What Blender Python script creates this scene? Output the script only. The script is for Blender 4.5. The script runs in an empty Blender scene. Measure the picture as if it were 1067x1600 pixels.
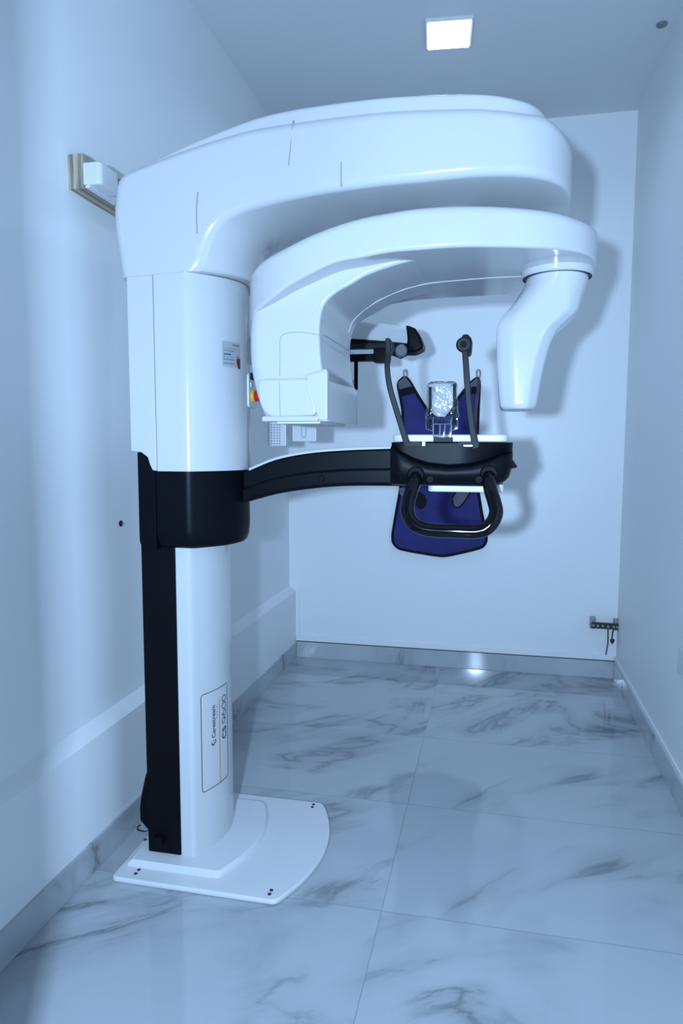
import bpy, bmesh, math, random
from mathutils import Vector, Matrix
C = bpy.context.scene.collection
PI = math.pi
sc = bpy.context.scene
random.seed(4)

# ---------------------------------------------------------------- camera
CAMZ = 1.30; F = 1096.3
yaw, pit, roll = [math.radians(a) for a in (-12.326, -5.492, 0.142)]
FW = Vector((math.sin(yaw)*math.cos(pit), math.cos(yaw)*math.cos(pit), math.sin(pit)))
R0 = Vector((math.cos(yaw), -math.sin(yaw), 0)); U0 = R0.cross(FW)
RT = R0*math.cos(roll) + U0*math.sin(roll); UP = -R0*math.sin(roll) + U0*math.cos(roll)
O = Vector((0, 0, CAMZ))
cd = bpy.data.cameras.new('camera'); cam = bpy.data.objects.new('camera', cd); C.objects.link(cam)
cam.matrix_world = Matrix.Translation(O) @ Matrix((RT, UP, -FW)).transposed().to_4x4()
cd.sensor_fit = 'VERTICAL'; cd.sensor_height = 36; cd.lens = F/1600*36; cd.clip_start = .02
sc.camera = cam

def ray(x, y): return FW + RT*((x-533.5)/F) - UP*((y-800)/F)
def aY(x, y, Y): d = ray(x, y); return O + d*(Y/d.y)      # the point seen at (x, y) at real depth Y
def aX(x, y, X): d = ray(x, y); return O + d*(X/d.x)
def aZ(x, y, Z): d = ray(x, y); return O + d*((Z-CAMZ)/d.z)

# ---------------------------------------------------------------- materials
def mat(name, col, rough=.5, metal=0, spec=.5, coat=0, **kw):
    m = bpy.data.materials.new(name); m.use_nodes = True
    b = m.node_tree.nodes['Principled BSDF']
    b.inputs['Base Color'].default_value = (*col, 1)
    b.inputs['Roughness'].default_value = rough
    b.inputs['Metallic'].default_value = metal
    b.inputs['Specular IOR Level'].default_value = spec
    b.inputs['Coat Weight'].default_value = coat
    b.inputs['Coat Roughness'].default_value = .06
    for k, v in kw.items(): b.inputs[k.replace('_', ' ')].default_value = v
    return m
def nodes(m): return m.node_tree.nodes, m.node_tree.links, m.node_tree.nodes['Principled BSDF']
def add_noise(m, amount=.08, scale=6, bump=0, bscale=200):
    n, l, b = nodes(m)
    col = b.inputs['Base Color'].default_value[:]
    tc = n.new('ShaderNodeNewGeometry'); no = n.new('ShaderNodeTexNoise'); no.inputs['Scale'].default_value = scale
    no.inputs['Detail'].default_value = 4
    l.new(tc.outputs['Position'], no.inputs['Vector'])
    r = n.new('ShaderNodeValToRGB'); l.new(no.outputs['Fac'], r.inputs['Fac'])
    r.color_ramp.elements[0].position = .3; r.color_ramp.elements[1].position = .7
    r.color_ramp.elements[0].color = (*[c*(1-amount) for c in col[:3]], 1)
    r.color_ramp.elements[1].color = (*[min(1, c*(1+amount*.4)) for c in col[:3]], 1)
    l.new(r.outputs['Color'], b.inputs['Base Color'])
    if bump:
        nb = n.new('ShaderNodeTexNoise'); nb.inputs['Scale'].default_value = bscale; l.new(tc.outputs['Position'], nb.inputs['Vector'])
        bp = n.new('ShaderNodeBump'); bp.inputs['Strength'].default_value = bump; bp.inputs['Distance'].default_value = .002
        l.new(nb.outputs['Fac'], bp.inputs['Height']); l.new(bp.outputs['Normal'], b.inputs['Normal'])
    return m

WHITE = add_noise(mat('white_plastic', (.56, .57, .575), .16, spec=.5), .015, 3)
WHITE2 = add_noise(mat('satin_white_plastic', (.66, .67, .68), .38), .02, 5)
GREYP = add_noise(mat('pale_grey_plastic', (.62, .65, .68), .4), .03, 30)
SEAM = mat('seam_shadow_grey', (.30, .33, .37), .6)
BLACK = add_noise(mat('black_plastic', (.003, .004, .0065), .40, spec=.09), .2, 40)
BLACK2 = add_noise(mat('black_matt_plastic', (.003, .003, .0045), .55, spec=.1), .2, 40)
GLOSSB = add_noise(mat('black_gloss_tube', (.004, .004, .006), .07, spec=.25), .1, 20)
RUBBER = add_noise(mat('dark_grey_rubber', (.010, .0115, .0145), .5, spec=.2), .15, 60)
KNOBG = add_noise(mat('mid_grey_plastic', (.10, .11, .125), .45), .1, 60)
STEEL = add_noise(mat('steel', (.55, .56, .57), .25, 1), .1, 60)
DSTEEL = add_noise(mat('dull_zinc', (.30, .31, .32), .45, .8), .15, 60)
THREAD = add_noise(mat('dark_threaded_rod', (.10, .105, .11), .3, .7), .5, 400)
RED = add_noise(mat('red_plastic', (.55, .012, .012), .3), .05, 40)
YELLOW = add_noise(mat('yellow_plastic', (.85, .42, .03), .35), .05, 40)
PAINT = add_noise(mat('white_wall_paint', (.80, .815, .82), .5, spec=.35), .03, 1.3, .06, 90)
PANELW = add_noise(mat('white_wall_panel', (.82, .835, .84), .36, spec=.4), .025, 1.1, .03, 40)
GREYW = add_noise(mat('dark_grey_bounce_cut', (.16, .165, .17), .7), .05, 2)  # for the unseen front wall, kept dark to cut light bounced near the doorway
CEIL = add_noise(mat('white_ceiling_paint', (.66, .69, .70), .6), .03, 1.2)
GAP = mat('dark_gap', (.03, .035, .04), .8)
INK = mat('dark_navy_ink', (.012, .02, .05), .4)
INKG = mat('slate_ink', (.10, .14, .20), .4)
INKL = mat('pale_grey_ink', (.45, .5, .55), .4)
ORANGE = mat('orange_ink', (.62, .33, .06), .4)
TEAL = mat('teal_ink', (.10, .42, .52), .4)
PINK = mat('pink_ink', (.5, .16, .24), .4)
CARD = add_noise(mat('silver_card', (.40, .42, .44), .35), .04, 20)
FIST = add_noise(mat('red_brown_print', (.20, .022, .025), .4), .5, 150)
SKIN = add_noise(mat('tan_print', (.42, .22, .12), .4), .3, 150)
BLUEF = add_noise(mat('royal_blue_fabric', (.020, .022, .145), .6, spec=.25), .25, 9, .25, 500)
BIND = add_noise(mat('black_binding', (.005, .005, .009), .7, spec=.15), .2, 60)
VIOLET = add_noise(mat('dark_violet_fabric', (.045, .035, .07), .6), .2, 30, .2, 400)
GREYF = add_noise(mat('grey_fabric', (.10, .10, .125), .7), .15, 40, .2, 400)
COPPER = add_noise(mat('dark_copper_bar', (.035, .025, .022), .45, .3), .3, 80)
WIRER = add_noise(mat('red_wire', (.22, .02, .025), .5), .1, 50)
WIREB = add_noise(mat('black_wire', (.015, .015, .018), .5), .1, 50)

def clear_mat():
    m = mat('clear_acrylic', (.93, .96, .97), .03)
    b = m.node_tree.nodes['Principled BSDF']; b.inputs['Transmission Weight'].default_value = 1; b.inputs['IOR'].default_value = 1.3
    add_noise(m, .04, 40)
    return m
ACRYL = clear_mat()
def film_mat():
    m = bpy.data.materials.new('clear_film'); m.use_nodes = True; n = m.node_tree.nodes; l = m.node_tree.links; n.clear()
    out = n.new('ShaderNodeOutputMaterial'); mix = n.new('ShaderNodeMixShader'); t = n.new('ShaderNodeBsdfTransparent'); g = n.new('ShaderNodeBsdfGlossy')
    t.inputs[0].default_value = (.95, .97, .98, 1); g.inputs['Roughness'].default_value = .06; g.inputs['Color'].default_value = (.6, .62, .64, 1)
    geo = n.new('ShaderNodeNewGeometry'); no = n.new('ShaderNodeTexNoise'); no.inputs['Scale'].default_value = 26; no.inputs['Detail'].default_value = 1; no.inputs['Distortion'].default_value = 1.2
    l.new(geo.outputs['Position'], no.inputs['Vector'])
    bp = n.new('ShaderNodeBump'); bp.inputs['Strength'].default_value = .55; bp.inputs['Distance'].default_value = .012
    l.new(no.outputs['Fac'], bp.inputs['Height']); l.new(bp.outputs['Normal'], g.inputs['Normal'])
    fr = n.new('ShaderNodeLayerWeight'); fr.inputs['Blend'].default_value = .35; l.new(bp.outputs['Normal'], fr.inputs['Normal'])
    mx = n.new('ShaderNodeMath'); mx.operation = 'MULTIPLY_ADD'; mx.inputs[1].default_value = .5; mx.inputs[2].default_value = .02
    l.new(fr.outputs['Fresnel'], mx.inputs[0]); l.new(mx.outputs[0], mix.inputs[0])
    l.new(t.outputs[0], mix.inputs[1]); l.new(g.outputs[0], mix.inputs[2]); l.new(mix.outputs[0], out.inputs[0])
    return m
FILM = film_mat()

def marble(name, jx=None, jy=None, rough=.07, col=(.43, .46, .48), axis=None):
    """polished pale marble-look tile; joints every 1.2 m in X and .6 m in Y (floor) or along one axis (skirting)"""
    m = mat(name, col, rough, spec=.5); n, l, b = nodes(m)
    geo = n.new('ShaderNodeNewGeometry'); sep = n.new('ShaderNodeSeparateXYZ'); l.new(geo.outputs['Position'], sep.inputs[0])
    def M(op, a, bb=None, c=None, clamp=False):
        q = n.new('ShaderNodeMath'); q.operation = op; q.use_clamp = clamp
        for i, v in enumerate((a, bb, c)):
            if v is None: continue
            if isinstance(v, (int, float)): q.inputs[i].default_value = v
            else: l.new(v, q.inputs[i])
        return q.outputs[0]
    def cell(o, off, size):
        s = M('DIVIDE', M('SUBTRACT', o, off), size)
        return M('FRACT', M('ADD', s, 50)), M('FLOOR', M('ADD', s, 50))
    joints = []
    x, y, z = sep.outputs
    if jx is not None:
        fx, ix = cell(x, jx, 1.2); joints.append((fx, 1.2)); px = M('MULTIPLY', fx, 1.2)
    else: px, ix = x, None
    if jy is not None:
        fy, iy = cell(y, jy, .6); joints.append((fy, .6)); py = M('MULTIPLY', fy, .6)
    else: py, iy = y, None
    seed = M('MULTIPLY', ix, 3.7) if ix is not None else 0.0
    if iy is not None: seed = M('ADD', seed, M('MULTIPLY', M('FLOOR', M('MULTIPLY', iy, .5)), 1.9)) if True else seed
    comb = n.new('ShaderNodeCombineXYZ'); l.new(px, comb.inputs[0]); l.new(py, comb.inputs[1])
    zz = M('ADD', M('MULTIPLY', z, 1.0), seed) if not isinstance(seed, float) else z
    l.new(zz, comb.inputs[2])
    mp = n.new('ShaderNodeMapping'); l.new(comb.outputs[0], mp.inputs['Vector'])
    mp.inputs['Rotation'].default_value = (0, 0, math.radians(-38))
    mp2 = n.new('ShaderNodeMapping'); mp2.inputs['Scale'].default_value = (1.0, 2.0, 1); l.new(mp.outputs[0], mp2.inputs['Vector']); mp = mp2
    def noise(scale, detail, dist, rough=.55):
        q = n.new('ShaderNodeTexNoise'); q.inputs['Scale'].default_value = scale; q.inputs['Detail'].default_value = detail
        q.inputs['Distortion'].default_value = dist; q.inputs['Roughness'].default_value = rough; l.new(mp.outputs[0], q.inputs['Vector']); return q.outputs['Fac']
    n1 = noise(.95, 7, .9)
    rdg = M('ABSOLUTE', M('SUBTRACT', n1, .5))
    thin = M('SUBTRACT', 1, M('MULTIPLY', rdg, 42), clamp=True)
    thin = M('POWER', thin, 1.6)
    wide = M('SUBTRACT', 1, M('MULTIPLY', rdg, 11), clamp=True)
    msk = M('MULTIPLY', M('SUBTRACT', noise(1.5, 2, .3), .425), 7, clamp=True)
    n2 = noise(2.1, 6, 1.3); thin2 = M('SUBTRACT', 1, M('MULTIPLY', M('ABSOLUTE', M('SUBTRACT', n2, .53)), 60), clamp=True)
    msk2 = M('MULTIPLY', M('SUBTRACT', noise(1.1, 2, .2), .55), 6, clamp=True)
    v = M('ADD', M('MULTIPLY', M('ADD', M('MULTIPLY', thin, .5), M('MULTIPLY', wide, .42)), msk), M('MULTIPLY', M('MULTIPLY', thin2, .3), msk2), clamp=True)
    cloud = M('MULTIPLY', M('SUBTRACT', noise(.7, 3, .2), .4), .3, clamp=True)
    mixc = n.new('ShaderNodeMix'); mixc.data_type = 'RGBA'; l.new(v, mixc.inputs['Factor'])
    base = n.new('ShaderNodeMix'); base.data_type = 'RGBA'; l.new(cloud, base.inputs['Factor'])
    base.inputs[6].default_value = (*col, 1); base.inputs[7].default_value = (*[c*.62 for c in col], 1)
    l.new(base.outputs[2], mixc.inputs[6]); mixc.inputs[7].default_value = (.165, .185, .20, 1)
    last = mixc.outputs[2]
    for fr, size in joints:
        d = M('ABSOLUTE', M('SUBTRACT', M('FRACT', M('ADD', fr, .5)), .5))
        g = M('LESS_THAN', d, .0014/size)
        mg = n.new('ShaderNodeMix'); mg.data_type = 'RGBA'; l.new(g, mg.inputs['Factor']); l.new(last, mg.inputs[6]); mg.inputs[7].default_value = (.27, .30, .32, 1)
        last = mg.outputs[2]
    l.new(last, b.inputs['Base Color'])
    return m
FLOORM = marble('marble_floor_tile', -.283, 1.831)
BASEM = marble('marble_skirting_tile', None, None, .08, (.44, .47, .49))

def wood_mat():
    m = mat('plywood', (.36, .31, .24), .7); n, l, b = nodes(m)
    g = n.new('ShaderNodeNewGeometry'); mp = n.new('ShaderNodeMapping'); mp.inputs['Scale'].default_value = (95, 1.5, 6)
    l.new(g.outputs['Position'], mp.inputs[0]); no = n.new('ShaderNodeTexNoise'); no.inputs['Scale'].default_value = 1.2; no.inputs['Detail'].default_value = 4
    l.new(mp.outputs[0], no.inputs['Vector']); r = n.new('ShaderNodeValToRGB'); l.new(no.outputs['Fac'], r.inputs[0])
    r.color_ramp.elements[0].position = .35; r.color_ramp.elements[0].color = (.17, .14, .10, 1)
    r.color_ramp.elements[1].position = .62; r.color_ramp.elements[1].color = (.46, .41, .31, 1)
    l.new(r.outputs[0], b.inputs['Base Color']); return m
WOOD = wood_mat()
def emit_mat(name, col, s):
    m = bpy.data.materials.new(name); m.use_nodes = True; n, l, b = nodes(m)
    b.inputs['Base Color'].default_value = (.9, .9, .9, 1); b.inputs['Emission Color'].default_value = (*col, 1); b.inputs['Emission Strength'].default_value = s
    return m
LAMP = emit_mat('lit_diffuser', (.80, .92, 1), 4)

# ---------------------------------------------------------------- mesh helpers
def obj(name, bm, m, parent=None, smooth=True, angle=38):
    bmesh.ops.remove_doubles(bm, verts=bm.verts, dist=1e-6)
    bmesh.ops.recalc_face_normals(bm, faces=bm.faces)
    me = bpy.data.meshes.new(name); bm.to_mesh(me); bm.free()
    if smooth:
        for p in me.polygons: p.use_smooth = True
        me.set_sharp_from_angle(angle=math.radians(angle))
    for mm in (m if isinstance(m, (list, tuple)) else [m]): me.materials.append(mm)
    o = bpy.data.objects.new(name, me); C.objects.link(o)
    if smooth:
        wn = o.modifiers.new('normals', 'WEIGHTED_NORMAL'); wn.keep_sharp = True; wn.weight = 60
    if parent is not None: o.parent = parent; o.matrix_parent_inverse = Matrix.Translation(-parent.location)
    return o
def tag(o, label, cat, group=None):
    o['label'] = label; o['category'] = cat
    if group: o['group'] = group
    return o
def thing(name, label, cat, loc, group=None):
    o = bpy.data.objects.new(name, None); o.location = loc; o.empty_display_size = .05; C.objects.link(o)
    return tag(o, label, cat, group)
def struct(name, bm, m, **k):
    o = obj(name, bm, m, **k); o['kind'] = 'structure'; return o

def loft(rings, bm=None, cap=True, close=True):
    bm = bm or bmesh.new()
    vs = [[bm.verts.new(p) for p in r] for r in rings]
    n = len(rings[0])
    for a, b in zip(vs, vs[1:]):
        for i in range(n if close else n-1):
            j = (i+1) % n
            try: bm.faces.new((a[i], a[j], b[j], b[i]))
            except ValueError: pass
    if cap:
        for r in (vs[0], vs[-1]):
            try: bm.faces.new(r)
            except ValueError: pass
    return bm
def box(x0, x1, y0, y1, z0, z1, bev=0, seg=2, bm=None):
    b2 = bmesh.new(); bmesh.ops.create_cube(b2, size=1)
    for v in b2.verts: v.co = Vector(((x0+x1)/2+v.co.x*(x1-x0), (y0+y1)/2+v.co.y*(y1-y0), (z0+z1)/2+v.co.z*(z1-z0)))
    if bev: bmesh.ops.bevel(b2, geom=b2.edges[:], offset=bev, segments=seg, affect='EDGES', profile=.5)
    return join(bm, b2)
def join(bm, b2):
    if bm is None: return b2
    me = bpy.data.meshes.new('tmp'); b2.to_mesh(me); b2.free(); bm.from_mesh(me); bpy.data.meshes.remove(me); return bm
def rot_box(c, size, mtx, bev=0, bm=None):
    b2 = box(-size[0]/2, size[0]/2, -size[1]/2, size[1]/2, -size[2]/2, size[2]/2, bev)
    b2.transform(Matrix.Translation(c) @ mtx.to_4x4()); return join(bm, b2)
def prism(pts, axis, d0, d1, bev=0, seg=2, bm=None):
    """outline pts (2D) extruded along axis: X->(Y,Z), Y->(X,Z), Z->(X,Y)"""
    def mk(p, d): return {'X': (d, p[0], p[1]), 'Y': (p[0], d, p[1]), 'Z': (p[0], p[1], d)}[axis]
    b2 = loft([[mk(p, d0) for p in pts], [mk(p, d1) for p in pts]])
    bmesh.ops.recalc_face_normals(b2, faces=b2.faces)
    if bev:
        ed = [e for e in b2.edges if len(e.link_faces) == 2 and any(len(f.verts) == len(pts) and len(pts) > 4 for f in e.link_faces) and e.calc_face_angle(0) > .5]
        if len(pts) == 4: ed = b2.edges[:]
        bmesh.ops.bevel(b2, geom=ed, offset=bev, segments=seg, affect='EDGES', profile=.5)
    return join(bm, b2)
def catmull(P, k=6, closed=False):
    P = [Vector(p) for p in P]; n = len(P); out = []
    for i in range(n if closed else n-1):
        a = P[(i-1) % n] if (closed or i > 0) else P[0]*2-P[1]
        b, c = P[i], P[(i+1) % n]
        d = P[(i+2) % n] if (closed or i+2 < n) else c*2-b
        for j in range(k):
            t = j/k
            out.append(.5*((2*b)+(c-a)*t+(2*a-5*b+4*c-d)*t*t+(3*b-a-3*c+d)*t**3))
    if not closed: out.append(P[-1])
    return out
def round_poly(pts, r, k=5):
    """round the corners of a 2D outline; r is one radius or one per corner"""
    n = len(pts); out = []
    for i in range(n):
        a, b, c = (Vector((*pts[(i+d) % n][:2], 0)) for d in (-1, 0, 1)); ri = r[i] if isinstance(r, (list, tuple)) else r
        u, v = (a-b), (c-b); ri2 = min(ri, u.length*.49, v.length*.49)
        if ri2 < 1e-5: out.append((b.x, b.y)); continue
        p, q = b+u.normalized()*ri2, b+v.normalized()*ri2
        for j in range(k+1):
            t = j/k; w = p*(1-t)**2+b*2*t*(1-t)+q*t*t; out.append((w.x, w.y))
    return out
def tube(path, r, n=12, bm=None, cap=True):
    path = [Vector(p) for p in path]; rings = []
    t0 = (path[1]-path[0]).normalized(); ref = Vector((0, 1, 0)) if abs(t0.y) < .9 else Vector((1, 0, 0))
    u = (ref-t0*ref.dot(t0)).normalized()
    for i, p in enumerate(path):
        t = (path[min(i+1, len(path)-1)]-path[max(i-1, 0)]).normalized()
        u = (u-t*u.dot(t)).normalized(); v = t.cross(u)
        rr = r(i/(len(path)-1)) if callable(r) else r
        rings.append([p+(u*math.cos(a*2*PI/n)+v*math.sin(a*2*PI/n))*rr for a in range(n)])
    return join(bm, loft(rings, cap=cap)) if bm else loft(rings, cap=cap)
def ribbon(path, w, th, bm=None):
    """flat strap: width in the XZ plane, thickness along Y"""
    path = [Vector(p) for p in path]; rings = []
    for i, p in enumerate(path):
        t = (path[min(i+1, len(path)-1)]-path[max(i-1, 0)]).normalized(); s = Vector((0, 1, 0)).cross(t).normalized()
        ww = w(i/(len(path)-1)) if callable(w) else w
        q = round_poly([(-ww/2, -th/2), (ww/2, -th/2), (ww/2, th/2), (-ww/2, th/2)], th*.3, 3)
        rings.append([p+s*a+Vector((0, b, 0)) for a, b in q])
    return join(bm, loft(rings)) if bm else loft(rings)
def cyl(c, axis, r, h, n=28, bev=0, bm=None, r2=None):
    c = Vector(c); ax = Vector(axis).normalized(); ref = Vector((0, 0, 1)) if abs(ax.z) < .9 else Vector((1, 0, 0))
    u = (ref-ax*ref.dot(ax)).normalized(); v = ax.cross(u); r2 = r if r2 is None else r2
    prof = [(r-bev, 0), (r, bev), (r2, h-bev), (r2-bev, h)] if bev else [(r, 0), (r2, h)]
    b2 = loft([[c+ax*d+(u*math.cos(2*PI*i/n)+v*math.sin(2*PI*i/n))*q for i in range(n)] for q, d in prof])
    return join(bm, b2)
def sph(c, r, bm=None, s=(1, 1, 1)):
    b2 = bmesh.new(); bmesh.ops.create_uvsphere(b2, u_segments=20, v_segments=12, radius=r)
    b2.transform(Matrix.Translation(Vector(c)) @ Matrix.Diagonal((*s, 1))); return join(bm, b2)
def text2d(s, size, bold=0):
    cu = bpy.data.curves.new('t', 'FONT'); cu.body = s; cu.size = size; cu.offset = bold; cu.resolution_u = 4
    to = bpy.data.objects.new('t', cu); C.objects.link(to); bpy.context.view_layer.update()
    me = bpy.data.meshes.new_from_object(to.evaluated_get(bpy.context.evaluated_depsgraph_get()))
    b = bmesh.new(); b.from_mesh(me); bpy.data.objects.remove(to); bpy.data.curves.remove(cu); bpy.data.meshes.remove(me)
    return b
def fit_text(s, length, size, bold=0):
    """text mesh scaled so that its run is exactly `length`, cap height about `size`"""
    b = text2d(s, 1, bold); x0 = min(v.co.x for v in b.verts); x1 = max(v.co.x for v in b.verts); y0 = min(v.co.y for v in b.verts); y1 = max(v.co.y for v in b.verts)
    for v in b.verts: v.co = Vector(((v.co.x-x0)/(x1-x0)*length, (v.co.y)/(.73)*size, 0))
    return b
def interp(xs, ys, x):
    if x <= xs[0]: return ys[0]
    for a, b, c, d in zip(xs, xs[1:], ys, ys[1:]):
        if x <= b: t = (x-a)/(b-a); return c+(d-c)*t
    return ys[-1]
def sm(a, b, x): t = max(0, min(1, (x-a)/(b-a))); return t*t*(3-2*t)

# ================================================================ ROOM
XL, XR, YB, ZC, YF = -1.212, .682, 4.06, 3.03, .45
struct('floor', box(XL-.1, XR+.1, YF-.14, YB+.1, -.1, 0), FLOORM, smooth=False)
struct('ceiling', box(XL-.1, XR+.1, YF-.14, YB+.1, ZC, ZC+.1), CEIL, smooth=False)
struct('wall_left', box(XL-.1, XL, YF, YB+.1, 0, ZC), PAINT, smooth=False)
struct('wall_right', box(XR, XR+.1, YF, YB+.1, 0, ZC), PAINT, smooth=False)
struct('wall_back', box(XL, XR, YB, YB+.1, 0, ZC), PANELW, smooth=False)
fb = box(XL-.1, -.565, YF-.14, YF, 0, ZC); box(.65, XR+.1, YF-.14, YF, 0, ZC, bm=fb); box(-.565, .65, YF-.14, YF, 2.72, ZC, bm=fb)
struct('wall_front', fb, GREYW, smooth=False)
# boxed-out lower part of the left wall with its sloping top
pr = [(XL, 0), (-1.172, 0), (-1.172, .408), (XL, .442)]
struct('trim_1', prism(pr, 'Y', YF, YB), PAINT, smooth=False)
struct('baseboard_left', box(XL, -1.164, YF, YB, 0, .098, .002), BASEM)
struct('baseboard_right', box(.671, XR, YF, YB, 0, .098, .002), BASEM)
struct('baseboard_back', box(-1.164, .671, 4.05, YB, 0, .098, .002), BASEM)
struct('trim_2', box(-1.166, .672, 4.052, YB, .103, .135, .002), PANELW)
struct('trim_3', box(-1.172, -1.148, 4.052, YB, .135, .44, .002), PANELW)
struct('gap_shade_strip', box(-1.166, .672, 4.0535, YB, .0985, .1025), GAP, smooth=False)  # dark strip standing in for the shade in the gap above the back skirting
struct('trim_5', box(.674, XR, YF, YB, .099, .125, .002), PAINT)

# ceiling light
cl = thing('ceiling_light', 'small square lit white LED panel recessed in the ceiling', 'ceiling light', (-.232, 3.155, ZC))
def square(s): return [(-s, -s), (s, -s), (s, s), (-s, s)]
rm = Matrix.Rotation(math.radians(5), 3, 'Z')
obj('frame', rot_box(Vector((-.232, 3.155, ZC-.006)), (.196, .212, .014), rm, .003), WHITE2, cl)
obj('diffuser', rot_box(Vector((-.232, 3.155, ZC-.013)), (.176, .192, .010), rm, .002), LAMP, cl)
p = aZ(1034, 37, ZC)
tag(obj('ceiling_fitting', cyl((p.x, p.y, ZC), (0, 0, -1), .022, .008, 20, .002), DSTEEL), 'small round grey fitting on the ceiling near the right wall', 'ceiling fitting')

# ================================================================ THE MACHINE
YC = 2.065
mc = thing('panoramic_xray_machine', 'tall white and black floor-standing dental panoramic x-ray machine on a white base plate', 'x-ray machine', (-.85, YC, 0))
def part(name, bm, m, parent=None, **k):
    pa = parent or mc
    o = obj(name, bm, m, None, **k)
    o.parent = pa; o.matrix_parent_inverse = Matrix.Translation(-mc.location) if pa is mc else Matrix.Identity(4)
    return o

# ---- base plate and plinth
def arc_plate(x0, x1, xb, y0, y1, n=18):
    pts = [(x0, y0)]
    for i in range(n+1):
        t = -1+2*i/n; pts.append((x1+(xb-x1)*(1-t*t), y0+(y1-y0)*(i/n)))
    pts.append((x0, y1)); return pts
bp_ = round_poly(arc_plate(-1.092, -.578, -.500, 1.785, 2.345), [.02, .03]+[.0]*17+[.03, .02], 4)
base = part('base_plate', prism(bp_, 'Z', 0, .017, .006, 3), WHITE2)
pl = round_poly(arc_plate(-1.075, -.775, -.715, 1.845, 2.285), [.01, .03]+[0]*17+[.03, .01], 4)
plb = loft([[(x, y, .017) for x, y in pl], [(x, y, .024) for x, y in pl], [(-.86+(x+.86)*.95, YC+(y-YC)*.95, .034) for x, y in pl]])
part('plinth', plb, WHITE2)
for q in [(217, 1359), (212, 1365), (424, 1391), (421, 1397), (490, 1257), (488, 1261), (227, 1312)]:
    w = aZ(q[0], q[1], .0175); part('bolt', cyl((w.x, w.y, .0155), (0, 0, 1), .0055, .003, 12), GAP)

# ---- column (D-shaped plan, bulging front)
def dplan(xb, xf, hw, bulge, r=.012, n=16):
    pts = [(xb, YC-hw), (xf, YC-hw)]
    for i in range(1, n): t = -1+2*i/n; pts.append((xf+bulge*(1-t*t), YC+hw*t))
    pts += [(xf, YC+hw), (xb, YC+hw)]
    rr = [.004, r]+[0]*(n-1)+[r, .004]
    return round_poly(pts, rr, 5)
COLX, COLB, COLH = -.879, .050, .158
def col_x(y): return COLX+COLB*(1-((y-YC)/COLH)**2)
column = part('column', prism(dplan(-.922, COLX, COLH, COLB), 'Z', .03, 1.02), WHITE)
rear = part('rear_cover', box(-1.032, -.9225, YC-COLH-.001, YC+COLH+.001, .03, 1.02, .004), BLACK2)
hp = [aY(248, 1172, 1.93), aY(236, 1187, 1.93), aY(226, 1212, 1.93), aY(220, 1240, 1.93), aY(217, 1262, 1.93), aY(218, 1283, 1.93), aY(229, 1296, 1.93), aY(244, 1310, 1.93)]
hpl = [(q.x, q.z) for q in hp]+[(-1.02, hp[-1].z), (-1.02, hp[0].z)]
part('cable_cover', prism(hpl, 'Y', 1.93, 2.20, .008, 3), BLACK)
a, b_ = aY(241, 1304, 1.90), aY(257, 1320, 1.90)
part('cable_clip', box(a.x, b_.x, 1.885, 1.93, b_.z, a.z, .004), BLACK2)

# label on the column front: thin frame, orange rule and lettering that follow the curved face
def on_front(px, py, fx, y0, y1):
    for i in range(400):
        y = y0+(y1-y0)*i/400; w = aY(px, py, y)
        if w.x <= fx(y)+1e-9: return w
    return aY(px, py, y1)
tl = on_front(313, 1087, col_x, 1.909, 2.2); tr = on_front(354, 1064, col_x, 1.909, 2.2); bl = on_front(316, 1239, col_x, 1.909, 2.2)
LY0, LY1, LZ0, LZ1 = tl.y, tr.y, (bl.z), (tl.z)
def wrap(b, fx, eps):
    for v in b.verts: y, z = v.co.x, v.co.y; v.co = Vector((fx(y)+eps, y, z))
    return b
def strip(y0, z0, y1, z1, w, fx, eps, n=10, bm=None):
    bm = bm or bmesh.new(); dy, dz_ = y1-y0, z1-z0; L = math.hypot(dy, dz_); ny, nz = -dz_/L*w/2, dy/L*w/2
    pr_ = None
    for i in range(n+1):
        t = i/n; y, z = y0+dy*t, z0+dz_*t
        c = (bm.verts.new((fx(y-ny)+eps, y-ny, z-nz)), bm.verts.new((fx(y+ny)+eps, y+ny, z+nz)))
        if pr_: bm.faces.new((pr_[0], pr_[1], c[1], c[0]))
        pr_ = c
    return bm
rp = round_poly([(LY0, LZ0), (LY1, LZ0), (LY1, LZ1), (LY0, LZ1)], .010, 5)
fbm = bmesh.new()
for i in range(len(rp)):
    q, r_ = rp[i], rp[(i+1) % len(rp)]
    if math.hypot(q[0]-r_[0], q[1]-r_[1]) > 1e-6: strip(*q, *r_, .0022, col_x, .0012, 8, fbm)
part('label_frame', fbm, INK, column, smooth=False)
LW, LH = LY1-LY0, LZ1-LZ0
ym = LY0+LW*.60
part('label_rule', strip(ym, LZ0+.002, ym, LZ0+LH*.875, .0036, col_x, .0012), ORANGE, column, smooth=False)
def vtext(s, y_base, z0, length, size, m, bold=0):
    b = fit_text(s, length, size, bold)
    for v in b.verts: x, y = v.co.x, v.co.y; v.co = Vector((y_base-y, z0+x, 0))     # read upwards, tops towards the near side
    return part('lettering', wrap(b, col_x, .0013), m, column, smooth=False)
z_of = lambda f: LZ0+LH*f
vtext('CS', LY0+LW*.90, z_of(.432), LH*.128, LW*.20, INK, .012)
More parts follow.
